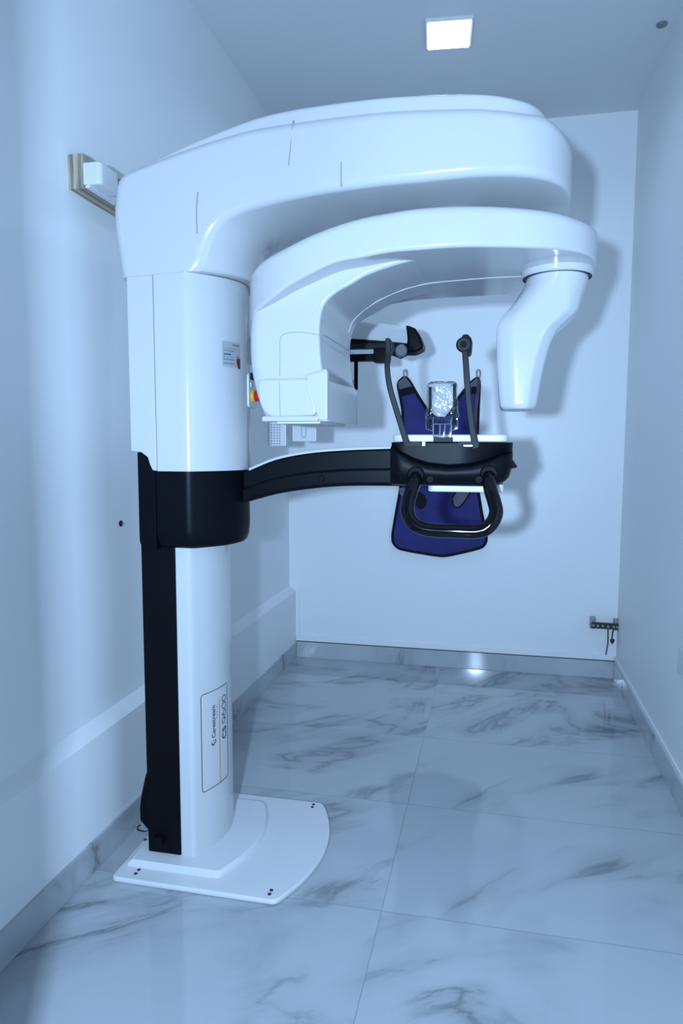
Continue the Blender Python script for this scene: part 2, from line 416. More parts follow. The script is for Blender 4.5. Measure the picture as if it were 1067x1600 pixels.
def digits(txt, y_base, z0, length, h, m, w=.0026):
    bm = bmesh.new(); n = len(txt); adv = length/n; dw = adv*.80
    def ell(cx, cy, rx, ry, a0, a1, k=26): return [(cx+rx*math.cos(math.radians(a0+(a1-a0)*i/k)), cy+ry*math.sin(math.radians(a0+(a1-a0)*i/k))) for i in range(k+1)]
    for i, ch in enumerate(txt):
        if ch == '0': lines = [ell(.5, .5, .5, .5, 0, 360)]
        else:
            a = [ell(.5, .32, .5, .32, 0, 360), [(.04, .42)]+ell(.62, .30, .58, .70, 165, 95)]
            lines = a if ch == '6' else [[(1-x, 1-y) for x, y in l_] for l_ in a]
        for l_ in lines:
            for (x1, y1), (x2, y2) in zip(l_, l_[1:]):
                strip(y_base-y1*h, z0+i*adv+x1*dw, y_base-y2*h, z0+i*adv+x2*dw, w, col_x, .0013, 1, bm)
    return part('lettering', bm, m, column, smooth=False)
digits('9600', LY0+LW*.90, z_of(.60), LH*.31, LW*.19, INK)
vtext('Carestream', LY0+LW*.425, z_of(.512), LH*.335, LW*.125, INK, .012)
vtext('D E N T A L', LY0+LW*.515, z_of(.70), LH*.145, LW*.045, INKG)
lg = bmesh.new(); zb, yb = z_of(.435), LY0+LW*.345
for (q, r_) in [((yb, zb), (yb+LW*.09, zb+LH*.03)), ((yb+LW*.09, zb+LH*.03), (yb+LW*.08, zb+LH*.055)), ((yb, zb), (yb-LW*.06, zb+LH*.03))]:
    strip(*q, *r_, .0035, col_x, .0013, 4, lg)
part('logo_mark', lg, INK, column, smooth=False)
part('logo_mark', strip(yb-LW*.06, zb+LH*.03, yb+LW*.04, zb+LH*.055, .003, col_x, .0013, 4), ORANGE, column, smooth=False)

# ---- carriage sliding on the column
CX, CB, CH = -.855, .105, .195
def car_x(y): return CX+CB*(1-((y-YC)/CH)**2)
Z_LOW = 1.222
carriage = part('carriage', prism(dplan(-.955, CX, CH, CB, .02), 'Z', Z_LOW, 1.778), WHITE)
bpn = prism(round_poly([(-1.037, Z_LOW+.052), (-.9565, Z_LOW+.002), (-.9565, 1.775), (-1.037, 1.775)], [.01, .002, .002, .006], 4), 'Y', YC-CH, YC+CH)
b2 = bmesh.new()
pp = [(-1.037, 1.776), (-1.037, 1.279), (-1.005, 1.276), (-.985, 1.262), (-.978, 1.240), (-.970, 1.224), (-.9565, Z_LOW), (-.9565, 1.776)]
part('side_panel', prism(pp, 'Y', YC-CH+.001, YC+CH-.001, .004), WHITE)
lc = dplan(-.962, CX-.004, CH-.004, CB, .02)
def shrink(p_, k): return [(-.90+(x+.90)*k, YC+(y-YC)*k) for x, y in p_]
lowb = loft([[(x, y, z) for x, y in shrink(lc, k)] for z, k in [(1.224, 1), (1.05, 1), (1.024, .985), (1.006, .95), (.997, .90), (.993, .80)]])
part('lower_cover', lowb, BLACK)
rp2 = round_poly([(-1.018, .995), (-.9635, .990), (-.9635, Z_LOW), (-.968, 1.235), (-.985, 1.270), (-1.018, 1.277)], [.03, .004, 0, .02, .02, .004], 5)
part('rear_lower_cover', prism(rp2, 'Y', YC-CH+.005, YC+CH-.005), BLACK)

# sticker on the carriage
s0 = on_front(346.5, 532, car_x, 1.872, 2.2); s1 = on_front(374, 541, car_x, 1.872, 2.2); s2 = on_front(346.5, 572, car_x, 1.872, 2.2)
SY0, SY1, SZ1, SZ0 = s0.y, s1.y, s0.z, s2.z; SW, SH = SY1-SY0, SZ1-SZ0
stk = part('sticker', strip(SY0, (SZ0+SZ1)/2, SY1, (SZ0+SZ1)/2, SZ1-SZ0, car_x, .0010, 12), CARD, carriage, smooth=False)
def stext(s, fy, fz, fl, fs, m, bold=0):
    b = fit_text(s, SW*fl, SH*fs, bold)
    for v in b.verts: v.co = Vector((SY0+SW*fy+v.co.x, SZ0+SH*fz+v.co.y, 0))
    return part('sticker_print', wrap(b, car_x, .0022), m, carriage, smooth=False)
stext('Carestream', .5, .86, .44, .055, INK, .02)
stext('Your First Contact For', .05, .71, .68, .04, INKG)
stext('Sales And Service', .05, .61, .55, .05, INK)
for (y0, y1, fz, h, m_) in [(.05, .42, .49, .06, INKG), (.05, .09, .385, .04, INK), (.12, .56, .39, .05, TEAL), (.05, .09, .28, .035, INK), (.12, .62, .285, .03, INKG), (.05, .30, .13, .03, INKG), (.32, .66, .14, .055, PINK)]:
    part('sticker_print', strip(SY0+SW*y0, SZ0+SH*fz, SY0+SW*y1, SZ0+SH*fz, SH*h, car_x, .002, 4), m_, carriage, smooth=False)
fs = bmesh.new(); fs.faces.new([fs.verts.new((SY0+SW*u, SZ0+SH*v, 0)) for u, v in [(.84, -.03), (.99, -.05), (.99, .35), (.93, .42), (.84, .42), (.74, .36), (.74, .22), (.79, .08)]])
part('sticker_print', wrap(fs, car_x, .0021), FIST, carriage, smooth=False)
fs = bmesh.new(); fs.faces.new([fs.verts.new((SY0+SW*u, SZ0+SH*v, 0)) for u, v in [(.74, .37), (.86, .34), (.96, .40), (.90, .46), (.80, .48), (.73, .44)]])
part('sticker_print', wrap(fs, car_x, .0023), SKIN, carriage, smooth=False)

# emergency stop panel
ey0, ey1 = 2.072, 2.150
ez0, ez1 = aY(390, 637, 2.1).z, aY(390, 584, 2.1).z
ep = prism(round_poly([(ey0, ez0), (ey1, ez0), (ey1, ez1), (ey0, ez1)], .014, 5), 'X', -.78, -.745, .004)
part('switch_panel', ep, GREYP)
w = aY(390, 619, 2.105)
es = part('emergency_stop', cyl((-.746, 2.105, w.z), (1, 0, 0), .0195, .010, 28, .002), YELLOW)
part('stop_button', cyl((-.737, 2.105, w.z), (1, 0, 0), .0165, .030, 28, .005), RED, es)
w2 = aY(390, 589, 2.105)
part('rocker_switch', box(-.746, -.738, 2.085, 2.125, w2.z-.010, w2.z+.011, .002), BLACK)
part('switch_tag', box(-.746, -.742, 2.086, 2.094, w2.z-.032, w2.z-.018, .001), WHITE)

# ---- overhead housing (one sweep: up the back, over the column and out to a rounded end)
def hw(x): return .200+.088*sm(-.80, -.22, x)
HXC, HR = -.125, .305
def hwe(x):
    if x <= HXC: return hw(x)
    t = (x-HXC)/HR; return hw(HXC)*max(0, 1-t**2.7)**(1/2.7)
def near(px, py, wf):
    y = 1.85
    for _ in range(40): y = .5*y+.5*(YC-wf(aY(px, py, y).x))
    return aY(px, py, y)
def section(Op, Ip, w, bulge, rin, rout, m=12, k=5):
    Op, Ip = Vector((Op[0], 0, Op[1])), Vector((Ip[0], 0, Ip[1])); L = (Ip-Op).length; d = (Ip-Op)/L
    rin = min(rin, w*.9, L*.45); rout = min(rout, w*.9, L*.45); pts = []
    def arc(cu, cv, r, a0, a1):
        for i in range(k+1):
            a = math.radians(a0+(a1-a0)*i/k); pts.append((cu+r*math.cos(a), cv+r*math.sin(a)))
    arc(L-rin, -w+rin, rin, -90, 0)
    for i in range(1, m): pts.append((L, (-w+rin)+(2*(w-rin))*i/m))
    arc(L-rin, w-rin, rin, 0, 90); arc(rout, w-rout, rout, 90, 180); arc(rout, -w+rout, rout, 180, 270)
    out = []
    for u, v in pts:
        uu = u+bulge*(1-(v/w)**2)*sm(.4, 1, u/L)
        q = Op+d*uu; out.append(Vector((q.x, YC+v, q.z)))
    return out
def sweep(st, k=4):
    """st rows: Ox, Oz, Ix, Iz, w, bulge, rin, rout -> smooth loft"""
    n = len(st[0]); cols = []
    rows = []
    P = [list(r) for r in st]
    for i in range(len(P)-1):
        a = P[i-1] if i else P[0]; b = P[i]; c = P[i+1]; d = P[i+2] if i+2 < len(P) else c
        for j in range(k):
            t = j/k; rows.append([.5*((2*b[q])+(c[q]-a[q])*t+(2*a[q]-5*b[q]+4*c[q]-d[q])*t*t+(3*b[q]-a[q]-3*c[q]+d[q])*t**3) for q in range(n)])
    rows.append(P[-1])
    return loft([section((r[0], r[1]), (r[2], r[3]), max(r[4], .004), r[5], r[6], r[7]) for r in rows])
H0 = [((186, 434), (300, 423), .107), ((181, 400), (308, 411), .102), ((174, 345), (316, 388), .092), ((175, 305), (328, 361), .078), ((184, 274), (347, 340), .062),
      ((225, 254), (372, 327), .046), ((290, 229), (398, 318), .032), ((345, 213), (424, 312), .022), ((400, 198), (452, 307), .014)]
st = []
for op, ip, bu in H0:
    a, b_ = near(*op, hw), near(*ip, hw); st.append([a.x, a.z, b_.x, b_.z, hw((a.x+b_.x)/2), bu, .018, .03])
tops = [near(*q, hw) for q in [(400, 198), (460, 185), (560, 172), (667, 164), (750, 162), (817, 163)]]
bots = [near(*q, hw) for q in [(452, 307), (530, 295), (650, 281), (740, 272), (815, 266)]]
tx, tz = [q.x for q in tops], [q.z for q in tops]; bx_, bz_ = [q.x for q in bots], [q.z for q in bots]
for x in [-.46, -.38, -.29, -.20, HXC]+[HXC+HR*t for t in (.2, .4, .58, .73, .84, .92, .97, .993, 1)]:
    dtop = .03*sm(.72, 1.0, (x-HXC)/HR)
    st.append([x, interp(tx, tz, x)-dtop, x, interp(bx_, bz_, x), hwe(x), .008, .022, .03])
housing = part('overhead_housing', sweep(st), WHITE, angle=50)
# raised lid on top
lp = []
for x in [-1.00, -.95, -.85, -.75, -.64, -.54, -.46, -.38, -.29, -.20, HXC]+[HXC+(HR-.055)*t for t in (.2, .4, .58, .73, .84, .92, .97, 1)]:
    base_z = interp([st[4][0], st[5][0], st[6][0], st[7][0]]+tx, [st[4][1], st[5][1], st[6][1], st[7][1]]+tz, x)
    th = .030*sm(-1.02, -.60, x)+.003
    t = max(0, (x-HXC)/(HR-.055)); ww = (hw(x) if x <= HXC else hw(HXC)*max(0, 1-t**2.9)**(1/2.9))-.014
    lp.append([x, base_z+th-.010*sm(.75, 1, t), x, base_z-.02, max(ww, .006), 0, .001, .012])
part('top_cover', sweep(lp, 3), WHITE, angle=50)
def seam_line(pxs, wf, r=.0017, off=-.0012):
    return tube(catmull([near(*q, lambda x: wf(x)-off) for q in pxs], 5), r, 6)
sb = seam_line([(458, 188), (455, 220), (451, 258)], hwe); 
part('seam', sb, SEAM, housing)
part('seam', seam_line([(533, 253), (533, 275), (533, 291)], hwe), SEAM, housing)
part('seam', seam_line([(309, 300), (307, 330), (308, 365)], hwe), SEAM, housing)

# ---- rotating gantry: slab
GX, GL, GRt, GB = -.20, .495, .452, .300
def gw(x):
    t = (x-GX)/(GL if x < GX else GRt); e = 3.4 if x < GX else 2.5
    return GB*max(0, 1-min(1, abs(t))**e)**(1/e)
gt = [near(*q, gw) for q in [(392, 428), (402, 411), (440, 387), (500, 357), (560, 338), (640, 323), (720, 318), (800, 320), (870, 329), (915, 345)]]
gb = [near(*q, gw) for q in [(389, 528), (415, 474), (445, 450), (480, 430), (520, 411), (610, 393), (720, 385), (800, 386), (860, 388), (905, 394)]]
def mono(ps): ps = sorted(ps, key=lambda q: q.x); return [q.x for q in ps], [q.z for q in ps]
gtx, gtz = mono(gt); gbx, gbz = mono(gb)
gst = []
for t in (-1, -.985, -.96, -.92, -.86, -.78, -.68, -.56, -.42, -.28, -.14, 0, .2, .4, .6, .74, .85, .92, .97, .993, 1):
    x = GX+t*(GL if t < 0 else GRt)
    gst.append([x, interp(gtx, gtz, x), x, interp(gbx, gbz, x), gw(x), 0, .010, .022])
gantry = part('gantry_arm', sweep(gst, 3), WHITE, angle=50)
# drive hub between slab and housing
part('drive_hub', cyl((-.14, YC, interp(gtx, gtz, -.14)-.02), (0, 0, 1), .08, .13, 40, .006), WHITE2)
# ---- source tower
TW = .208
tw = lambda x: TW
T0 = [((413, 658), (513, 658)), ((402, 632), (513, 632)), ((392, 597), (512, 598)), ((387, 565), (503, 576)), ((386, 530), (499, 535)), ((388, 495), (500, 498)),
      ((394, 462), (508, 473)), ((405, 442), (525, 457)), ((435, 425), (546, 445))]
ts = []
for op, ip in T0:
    a, b_ = aY(*op, YC-TW), aY(*ip, YC-TW); ts.append([a.x, a.z, b_.x, b_.z, TW, .0, .010, .035])
for x_, dz_ in ((-.335, -.020), (-.25, -.006), (-.17, .006)):
    zq = interp(gbx, gbz, x_); ts.append([x_-.06, zq+.05, x_, zq+dz_, TW, 0, .010, .035])
tower = part('source_tower', sweep(ts), WHITE, angle=45)
srt = sorted([(r[3], r[2]) for r in ts]); szs, sxs = [q[0] for q in srt], [q[1] for q in srt]
edge_line = []
for px_, py_ in [(655, 446), (630, 453), (605, 463), (580, 477), (562, 491), (550, 505), (545, 520)]:
    for i in range(300):
        w = aY(px_, py_, 1.90+.37*i/300)
        if w.x <= interp(szs, sxs, w.z)+.0008 or w.z >= interp(gbx, gbz, w.x)-.0006: break
    edge_line.append(w)
part('seam', tube(catmull([aZ(px_, py_, interp(gbx, gbz, aZ(px_, py_, 1.765).x)-.0006) for px_, py_ in [(816, 432), (770, 434), (720, 438), (690, 440.5)]]+edge_line, 5), .0012, 6), WHITE2, gantry)
yn = YC-TW
def front_prism(pxs, d, r, y=yn, bev=.005):
    pts = [(q.x, q.z) for q in (aY(px, py, y) for px, py in pxs)]
    return prism(round_poly(pts, r, 4), 'Y', y-d, y+.01, bev, 3)
part('side_pad', front_prism([(403, 593), (480, 591), (486, 600), (497, 640), (494, 650), (421, 652), (408, 634)], .014, .018, bev=.008), WHITE, tower)
q0, q1 = aY(411, 650.5, yn), aY(499, 658.5, yn)
part('bumper', box(q0.x, q1.x, yn-.014, yn+.05, q1.z, q0.z, .005, 3), WHITE, tower)
part('corner_pad', front_prism([(478, 586), (511, 576), (513, 582), (513, 657), (499, 657)], .012, .006), WHITE, tower)
part('seam', tube(catmull([aY(*q, yn-.0003) for q in [(499, 523), (470, 519), (447, 521), (438, 530), (437.5, 560), (437, 588)]], 5), .0010, 6), SEAM, tower)
part('seam', tube([aY(*q, yn-.0143) for q in [(437, 597), (437, 625), (438, 650)]], .0009, 6), SEAM, tower)
ix = aY(514, 600, yn).x
iz = aY(499, 523, yn).z
part('seam', tube([(ix-.017, YC-TW+.01, iz), (ix-.012, YC, iz-.002), (ix-.010, YC+TW-.02, iz-.003)], .0010, 6), SEAM, tower)
bt = aY(470, 661, yn)
part('collimator_plate', box(-.60, -.475, YC-.17, YC+.17, bt.z-.001, bt.z+.012, .003), GREYP, tower)

# ---- sensor pod on the right end
cc = aY(870, 432, YC)
part('pod_collar', cyl((cc.x, YC, cc.z-.004), (0, 0, 1), .096, .05, 48, .004), WHITE)
part('pod_gap_ring', cyl((cc.x, YC, cc.z-.0065), (0, 0, 1), .0915, .004, 48), GAP)
def pod_ring(xl, xr, z, hy, mrf, n=72):
    cx, rx = (xl+xr)/2, (xr-xl)/2; out = []; w_ = xr-xl; cl_ = min(.040, .36*w_); cr_ = min(.030, .26*w_)
    poly = [(xl+cl_, YC-hy), (xr-cr_, YC-hy), (xr, YC-hy+.034), (xr, YC+hy-.034), (xr-cr_, YC+hy), (xl+cl_, YC+hy), (xl, YC+hy-.022), (xl, YC-hy+.022)]
    poly = round_poly(poly, .008, 4)
    for i in range(n):
        a = 2*PI*(i+.5)/n; dx, dy = math.cos(a)*rx, math.sin(a)*hy; best = 1
        for (x1, y1), (x2, y2) in zip(poly, poly[1:]+poly[:1]):
            ex, ey = x2-x1, y2-y1; den = dx*ey-dy*ex
            if abs(den) < 1e-12: continue
            t = ((x1-cx)*ey-(y1-YC)*ex)/den; u = ((x1-cx)*dy-(y1-YC)*dx)/den
            if t > 0 and -1e-6 <= u <= 1+1e-6: best = t; break
        r = (1-mrf)+best*mrf
        out.append((cx+dx*r, YC+dy*r, z))
    return out
PR = [(822, 919, 436, .093, 0), (819, 918, 446, .093, 0), (812, 914, 458, .093, .15), (801, 908, 475, .094, .45), (788, 900, 493, .096, .8), (779, 884, 508, .097, 1), (776, 869, 522, .098, 1),
      (775.5, 859, 540, .098, 1), (776, 851, 565, .098, 1), (777.5, 844, 595, .097, 1), (779.5, 839, 622, .096, 1), (781, 836, 636, .095, 1), (785, 832, 641, .090, 1)]
podr = [pod_ring(aY(l, y, YC).x, aY(r, y, YC).x, aY((l+r)/2, y, YC).z, hy, mm) for l, r, y, hy, mm in PR]
rr_ = []
for i in range(len(podr)-1):
    A = [podr[max(i-1, 0)], podr[i], podr[i+1], podr[min(i+2, len(podr)-1)]]
    for j in range(3):
        t = j/3; rr_.append([.5*((2*Vector(b))+(Vector(c)-Vector(a))*t+(2*Vector(a)-5*Vector(b)+4*Vector(c)-Vector(d))*t*t+(3*Vector(b)-Vector(a)-3*Vector(c)+Vector(d))*t**3) for a, b, c, d in zip(*A)])
rr_.append(podr[-1])
pod = part('sensor_pod', loft(rr_), WHITE, angle=24)

# ---- patient arm
AH = .044; AYN = YC-AH
at_px = [(381, 738), (388, 735), (430, 718), (480, 708), (540, 703), (625, 700)]
ab_px = [(381, 785), (388, 783), (430, 772), (480, 764), (540, 759), (625, 759)]
ar = []
for a, b_ in zip(at_px, ab_px):
    a, b_ = aY(*a, AYN), aY(*b_, AYN); ar.append([a.x, a.z, b_.x, b_.z, AH, 0, .012, .008])
part('patient_arm', sweep(ar, 5), BLACK, angle=45)
ar2 = [[r[0]+(r[2]-r[0])*.52, r[1]+(r[3]-r[1])*.52, r[2], r[3]-.001, AH+.006, 0, .012, .01] for r in ar]
part('arm_rib', sweep(ar2, 5), BLACK, angle=45)
ar3 = [[r[0], r[1]+.007, r[0]+.001, r[1]-.006, AH-.004, 0, .003, .004] for r in ar[1:]]
part('arm_top_cover', sweep(ar3, 5), WHITE, angle=45)
w = aY(502, 748, AYN-.006)
part('arm_button', cyl((w.x, AYN-.002, w.z), (0, -1, 0), .010, .008, 24, .002), BLACK2)

# ---- chin support block
def px_x(px, y): return aY(px, 720, y).x
BXL, BXR = aY(611, 720, 1.96).x, aY(801, 720, 1.96).x
zt, zm, zb_ = aY(700, 691, 1.95).z, aY(700, 727, 1.94).z, aY(700, 761, 1.93).z
zlx = [(612, 699), (628, 711), (645, 720), (668, 727), (700, 730.5), (735, 728), (760, 722), (780, 714), (800, 708)]
zl_pts = [aY(a, b, 1.935) for a, b in zlx]; zlX, zlZ = [q.x for q in zl_pts], [q.z for q in zl_pts]
cs = []
for i in range(41):
    t = i/40; x = BXL+(BXR-BXL)*t; zl = interp(zlX, zlZ, x)
    e = max(0, (t-.80)/.20); el = max(0, (.10-t)/.10)
    sy_ = .045*(1-math.sqrt(max(0, 1-e*e)))+.012*el*el                 # plan rounding at the ends
    zb2 = zb_+.050*(1-math.sqrt(max(0, 1-e*e)))
    zl = min(zl, zt-.006)
    up = .022*sm(.55, .95, t)
    cs.append([(x, yy, zz) for yy, zz in [(2.185-sy_, zt), (2.185-sy_, zb2+.03), (2.165-sy_, zb2+.006), (2.12, zb2), (1.975+sy_, zb2), (1.944+sy_, zb2+.006), (1.932+sy_, zb2+.022), (1.928+sy_, (zb2+.022)*.4+(zl-.008)*.6),
               (1.931+sy_, zl-.004), (1.936+sy_, zl), (1.952+sy_*.9+up, zl+.003), (1.958+sy_*.8+up, zl+.008), (1.957+sy_*.6+up*.6, zt-.003), (1.960+sy_*.6+up*.6, zt)]])
part('chin_support', loft(cs), BLACK, angle=50)
pxl, pxr = aY(612, 684, 1.985).x, aY(794, 684, 1.985).x
part('white_platform', prism(round_poly([(pxl, 1.985), (pxr, 1.985), (pxr, 2.18), (pxl, 2.18)], [.03, .03, .04, .04], 6), 'Z', aY(700, 690.5, 1.985).z, aY(700, 679, 1.985).z, .004, 3), WHITE2)
uxl, uxr = aY(668, 765, 1.985).x, aY(787, 765, 1.985).x
part('white_underplate', prism(round_poly([(uxl, 1.985), (uxr, 1.985), (uxr, 2.17), (uxl, 2.17)], .02, 5), 'Z', aY(720, 769, 1.985).z, zb_+.006, .004, 3), WHITE2)
ta, tb = aY(796, 716, 2.0), aY(808, 731, 2.0)
part('side_lever', prism([(ta.x-.01, ta.z), (ta.x+.006, ta.z), (tb.x, tb.z+.004), (tb.x-.004, tb.z), (ta.x-.01, tb.z-.004)], 'Y', 1.985, 2.03, .003), BLACK2)
for q in [(672, 749), (748, 749)]:
    w = aY(*q, 1.925); part('socket_plug', cyl((w.x, 1.932, w.z), (0, -1, 0), .011, .010, 20, .002), BLACK2)
for (x0, x1, y0, y1, m_) in [(635, 657, 691, 697, GAP), (659, 664, 690, 697, WHITE2), (715, 748, 691, 698, GAP), (724, 738, 695, 698, STEEL)]:
    a, b_ = aY(x0, y0, 1.945), aY(x1, y1, 1.945); d = .001 if m_ is GAP else .004
    yq = 1.957
    part('strap_slot' if m_ is GAP else 'slot_pin', box(a.x, b_.x, yq-d-.004, yq+.04, b_.z, a.z, .0008), m_)

# ---- grab handle
hpx = [(650, 742, 1.945), (648, 752, 1.912), (643, 767, 1.888), (638, 784, 1.875), (637, 800, 1.868), (643, 815, 1.862), (657, 825, 1.860), (680, 829, 1.860), (710, 830, 1.860), (740, 831, 1.860), (758, 827, 1.860),
       (770, 815, 1.862), (775, 800, 1.868), (772, 784, 1.875), (767, 768, 1.888), (764, 752, 1.912), (764, 740, 1.945)]
part('grab_handle', tube(catmull([aY(*q) for q in hpx], 6), .0185, 20), GLOSSB)
for q in [(650, 742), (764, 740)]:
    w = aY(*q, 1.93); part('handle_socket', cyl((w.x, 1.945, w.z), (0, -1, 0), .024, .022, 28, .004), BLACK2)

# ---- temple clamps
def blade(pxs, y, w, th): return ribbon(catmull([aY(px, py, yy) for px, py, yy in pxs], 7), w, th)
lbl = part('temple_clamp', blade([(636, 696, 1.962), (629, 672, 1.96), (619, 640, 1.955), (609, 605, 1.95), (605, 575, 1.95), (606, 551, 1.955), (606, 531, 1.955)], 1.95, lambda t: .017-.003*t, .010), RUBBER)
w = aY(612, 548, 1.97)
part('clamp_pad', prism([(q.x, q.z) for q in (aY(a, b, 1.97) for a, b in [(603, 529), (609, 529), (615, 541), (609, 556), (608, 566), (604, 566)])], 'Y', 1.958, 2.0, .003), RUBBER, lbl)
rbl = part('temple_clamp', blade([(743, 700, 1.958), (738, 672, 1.96), (733, 635, 1.955), (730, 600, 1.95), (728, 570, 1.95), (726, 545, 1.952)], 1.95, lambda t: .018-.002*t, .010), RUBBER)
w = aY(724.5, 539, 1.955)
part('clamp_pivot', cyl((w.x, 1.958, w.z), (0, -1, 0), .0205, .014, 30, .004), RUBBER, rbl)
part('clamp_pivot', cyl((w.x, 1.945, w.z), (0, -1, 0), .009, .003, 20, .001), BLACK2, rbl)
part('clamp_pad', prism(round_poly([(q.x, q.z) for q in (aY(a, b, 1.99) for a, b in [(722, 526), (731, 524), (738, 532), (736, 553), (731, 556), (727, 548)])], .006), 'Y', 1.96, 2.03, .003), BLACK, rbl)

# ---- cephalometric head behind the tower
YH = 3.0
cst = []
for (px, a, b_) in [(520, 491, 528), (556, 497, 530), (600, 504, 533), (640, 511, 537)]:
    A, B = aY(px, a, YH), aY(px, b_, YH); cst.append([A.x, A.z, B.x, B.z, .055, 0, .004, .022])
def at_y(rows, dy):
    bm = sweep(rows, 3)
    for v in bm.verts: v.co.y += dy
    return bm
ceph = part('cephalometric_head', at_y(cst, YH+.055-YC), WHITE, angle=45)
capp = [(q.x, q.z) for q in (aY(a, b, YH) for a, b in [(634, 508), (640, 509), (649, 513), (656, 524), (661, 538), (660, 544), (652, 549), (645, 551), (634, 551), (636, 530)])]
part('head_end_cap', prism(capp, 'Y', YH-.006, YH+.116, .012, 3), BLACK, ceph)
def rail(x0, y0, x1, y1, d0, d1, m_, nm='head_rail', bev=.003):
    a, b_ = aY(x0, y0, YH), aY(x1, y1, YH); return part(nm, box(a.x, b_.x, YH+d0, YH+d1, b_.z, a.z, bev), m_, ceph)
rail(500, 530, 636, 537, .004, .09, BLACK); rail(500, 539, 606, 544, -.012, .03, RUBBER); rail(500, 536, 606, 540.5, -.01, .04, BLACK2)
rail(500, 555, 590, 564, -.008, .03, BLACK); rail(585, 545, 608, 567, -.03, .03, BLACK, 'head_clamp', .006)
rail(553, 564, 558.5, 609, 0, .012, BLACK2, 'head_rod', .002); rail(551.5, 594, 553.5, 602, 0, .012, KNOBG, 'rod_stop', .001)
w = aY(625, 548, YH-.02); part('head_knob', cyl((w.x, YH+.01, w.z), (0.15, -1, 0), .026, .036, 32, .005), KNOBG, ceph)
part('knob_mount', prism([(q.x, q.z) for q in (aY(a, b, YH) for a, b in [(606, 536), (640, 534), (640, 551), (624, 559), (606, 552)])], 'Y', YH+.005, YH+.05, .004), BLACK2, ceph)
# arm that carries the head back to the carriage, and the plates hanging under it
A = Vector((-.93, 2.20, 1.60)); B = Vector((-.66, 3.06, aY(520, 540, YH).z-.0))
d = (B-A); ang = math.atan2(d.y, d.x)
part('cephalometric_arm', rot_box((A+B)/2, (d.length, .07, .10), Matrix.Rotation(ang, 3, 'Z') @ Matrix.Rotation(-math.atan2(d.z, math.hypot(d.x, d.y)), 3, 'Y'), .012), WHITE)
def hang(x0, x1, y0, y1, Y, th, m_, nm, bev=.004):
    a, b_ = aY(x0, y0, Y), aY(x1, y1, Y); return part(nm, box(a.x, b_.x, Y, Y+th, b_.z, a.z, bev), m_), a, b_
YP = 2.85
hp1, a, b_ = hang(417, 447, 600, 697, YP, .05, WHITE2, 'head_side_plate')
for i in range(8):
    for j, px in enumerate((424.5, 428.5, 433, 437)):
        w = aY(px, 663.5+i*4.25, YP); part('vent_hole', cyl((w.x, YP-.001, w.z), (0, 1, 0), .0038, .004, 10), SEAM, hp1)
hp2, a, b_ = hang(456, 494, 600, 690, YP, .045, WHITE2, 'head_front_plate')
for q0, q1 in [((471, 662), (471, 679)), ((478, 662), (478, 679))]:
    part('plate_notch', tube([aY(*q0, YP), aY(*q1, YP)], .0016, 8), SEAM, hp2)
part('plate_notch', tube(catmull([aY(*q, YP) for q in [(471, 678), (472, 682), (474.5, 683.5), (477, 682), (478, 678)]], 4), .0016, 8), SEAM, hp2)
part('head_crossbar', box(aY(420, 600, YP).x, aY(520, 600, YP).x+.06, YP+.01, YP+.20, aY(420, 620, YP).z, aY(420, 590, YP).z, .01), WHITE2)

# ================================================================ CHIN REST UNDER A BAG
YQ = 1.952
cr = thing('chin_rest', 'clear acrylic chin rest with two dark threaded rods on the white platform', 'chin rest', (aY(690, 686, YQ).x, YQ+.02, aY(690, 679, YQ).z))
def cpart(name, bm, m, pa=cr, **k):
    o = obj(name, bm, m, None, **k); o.parent = pa
    o.matrix_parent_inverse = Matrix.Translation(-cr.location) if pa is cr else Matrix.Identity(4); return o
def pbox(x0, x1, y0, y1, d0, d1, bev=.001):
    a, b_ = aY(x0, y0, YQ), aY(x1, y1, YQ); return box(a.x, b_.x, YQ+d0, YQ+d1, b_.z, a.z, bev)
zpt = aY(700, 679, 1.985).z
cpart('block', pbox(676.5, 686.5, 663, 684, 0, .03), ACRYL); cpart('block', pbox(694.5, 704.8, 663, 684, 0, .03), ACRYL)
cpart('centre_rib', pbox(687, 694, 664, 682, .004, .026), ACRYL)
cpart('cross_plate', pbox(676, 705, 651, 662.5, .008, .022), ACRYL)
for x0, x1 in ((665, 676), (703.5, 715)):
    cpart('wing', prism([(q.x, q.z) for q in (aY(a, b, YQ) for a, b in ([(665, 654), (676, 654), (676, 674), (665, 670)] if x0 < 680 else [(703.5, 654), (715, 654), (715, 670), (703.5, 674)]))], 'Y', YQ+.004, YQ+.018, .001), ACRYL)
for px, ytop in ((671.5, 604), (709.7, 599)):
    a, b_ = aY(px, ytop, YQ), aY(px, 668, YQ); n = 26; bm = None
    ring = []
    for i in range(n*4+1):
        t = i/(n*4); r = .0043+.0008*math.sin(2*PI*t*n); ring.append([Vector((a.x+(b_.x-a.x)*t+r*math.cos(k*PI/6), YQ+.011+r*math.sin(k*PI/6), a.z+(b_.z-a.z)*t)) for k in range(12)])
    cpart('rod', loft(ring), THREAD)
cpart('foot', pbox(677, 706, 683, 690.5, -.002, .030), GAP)
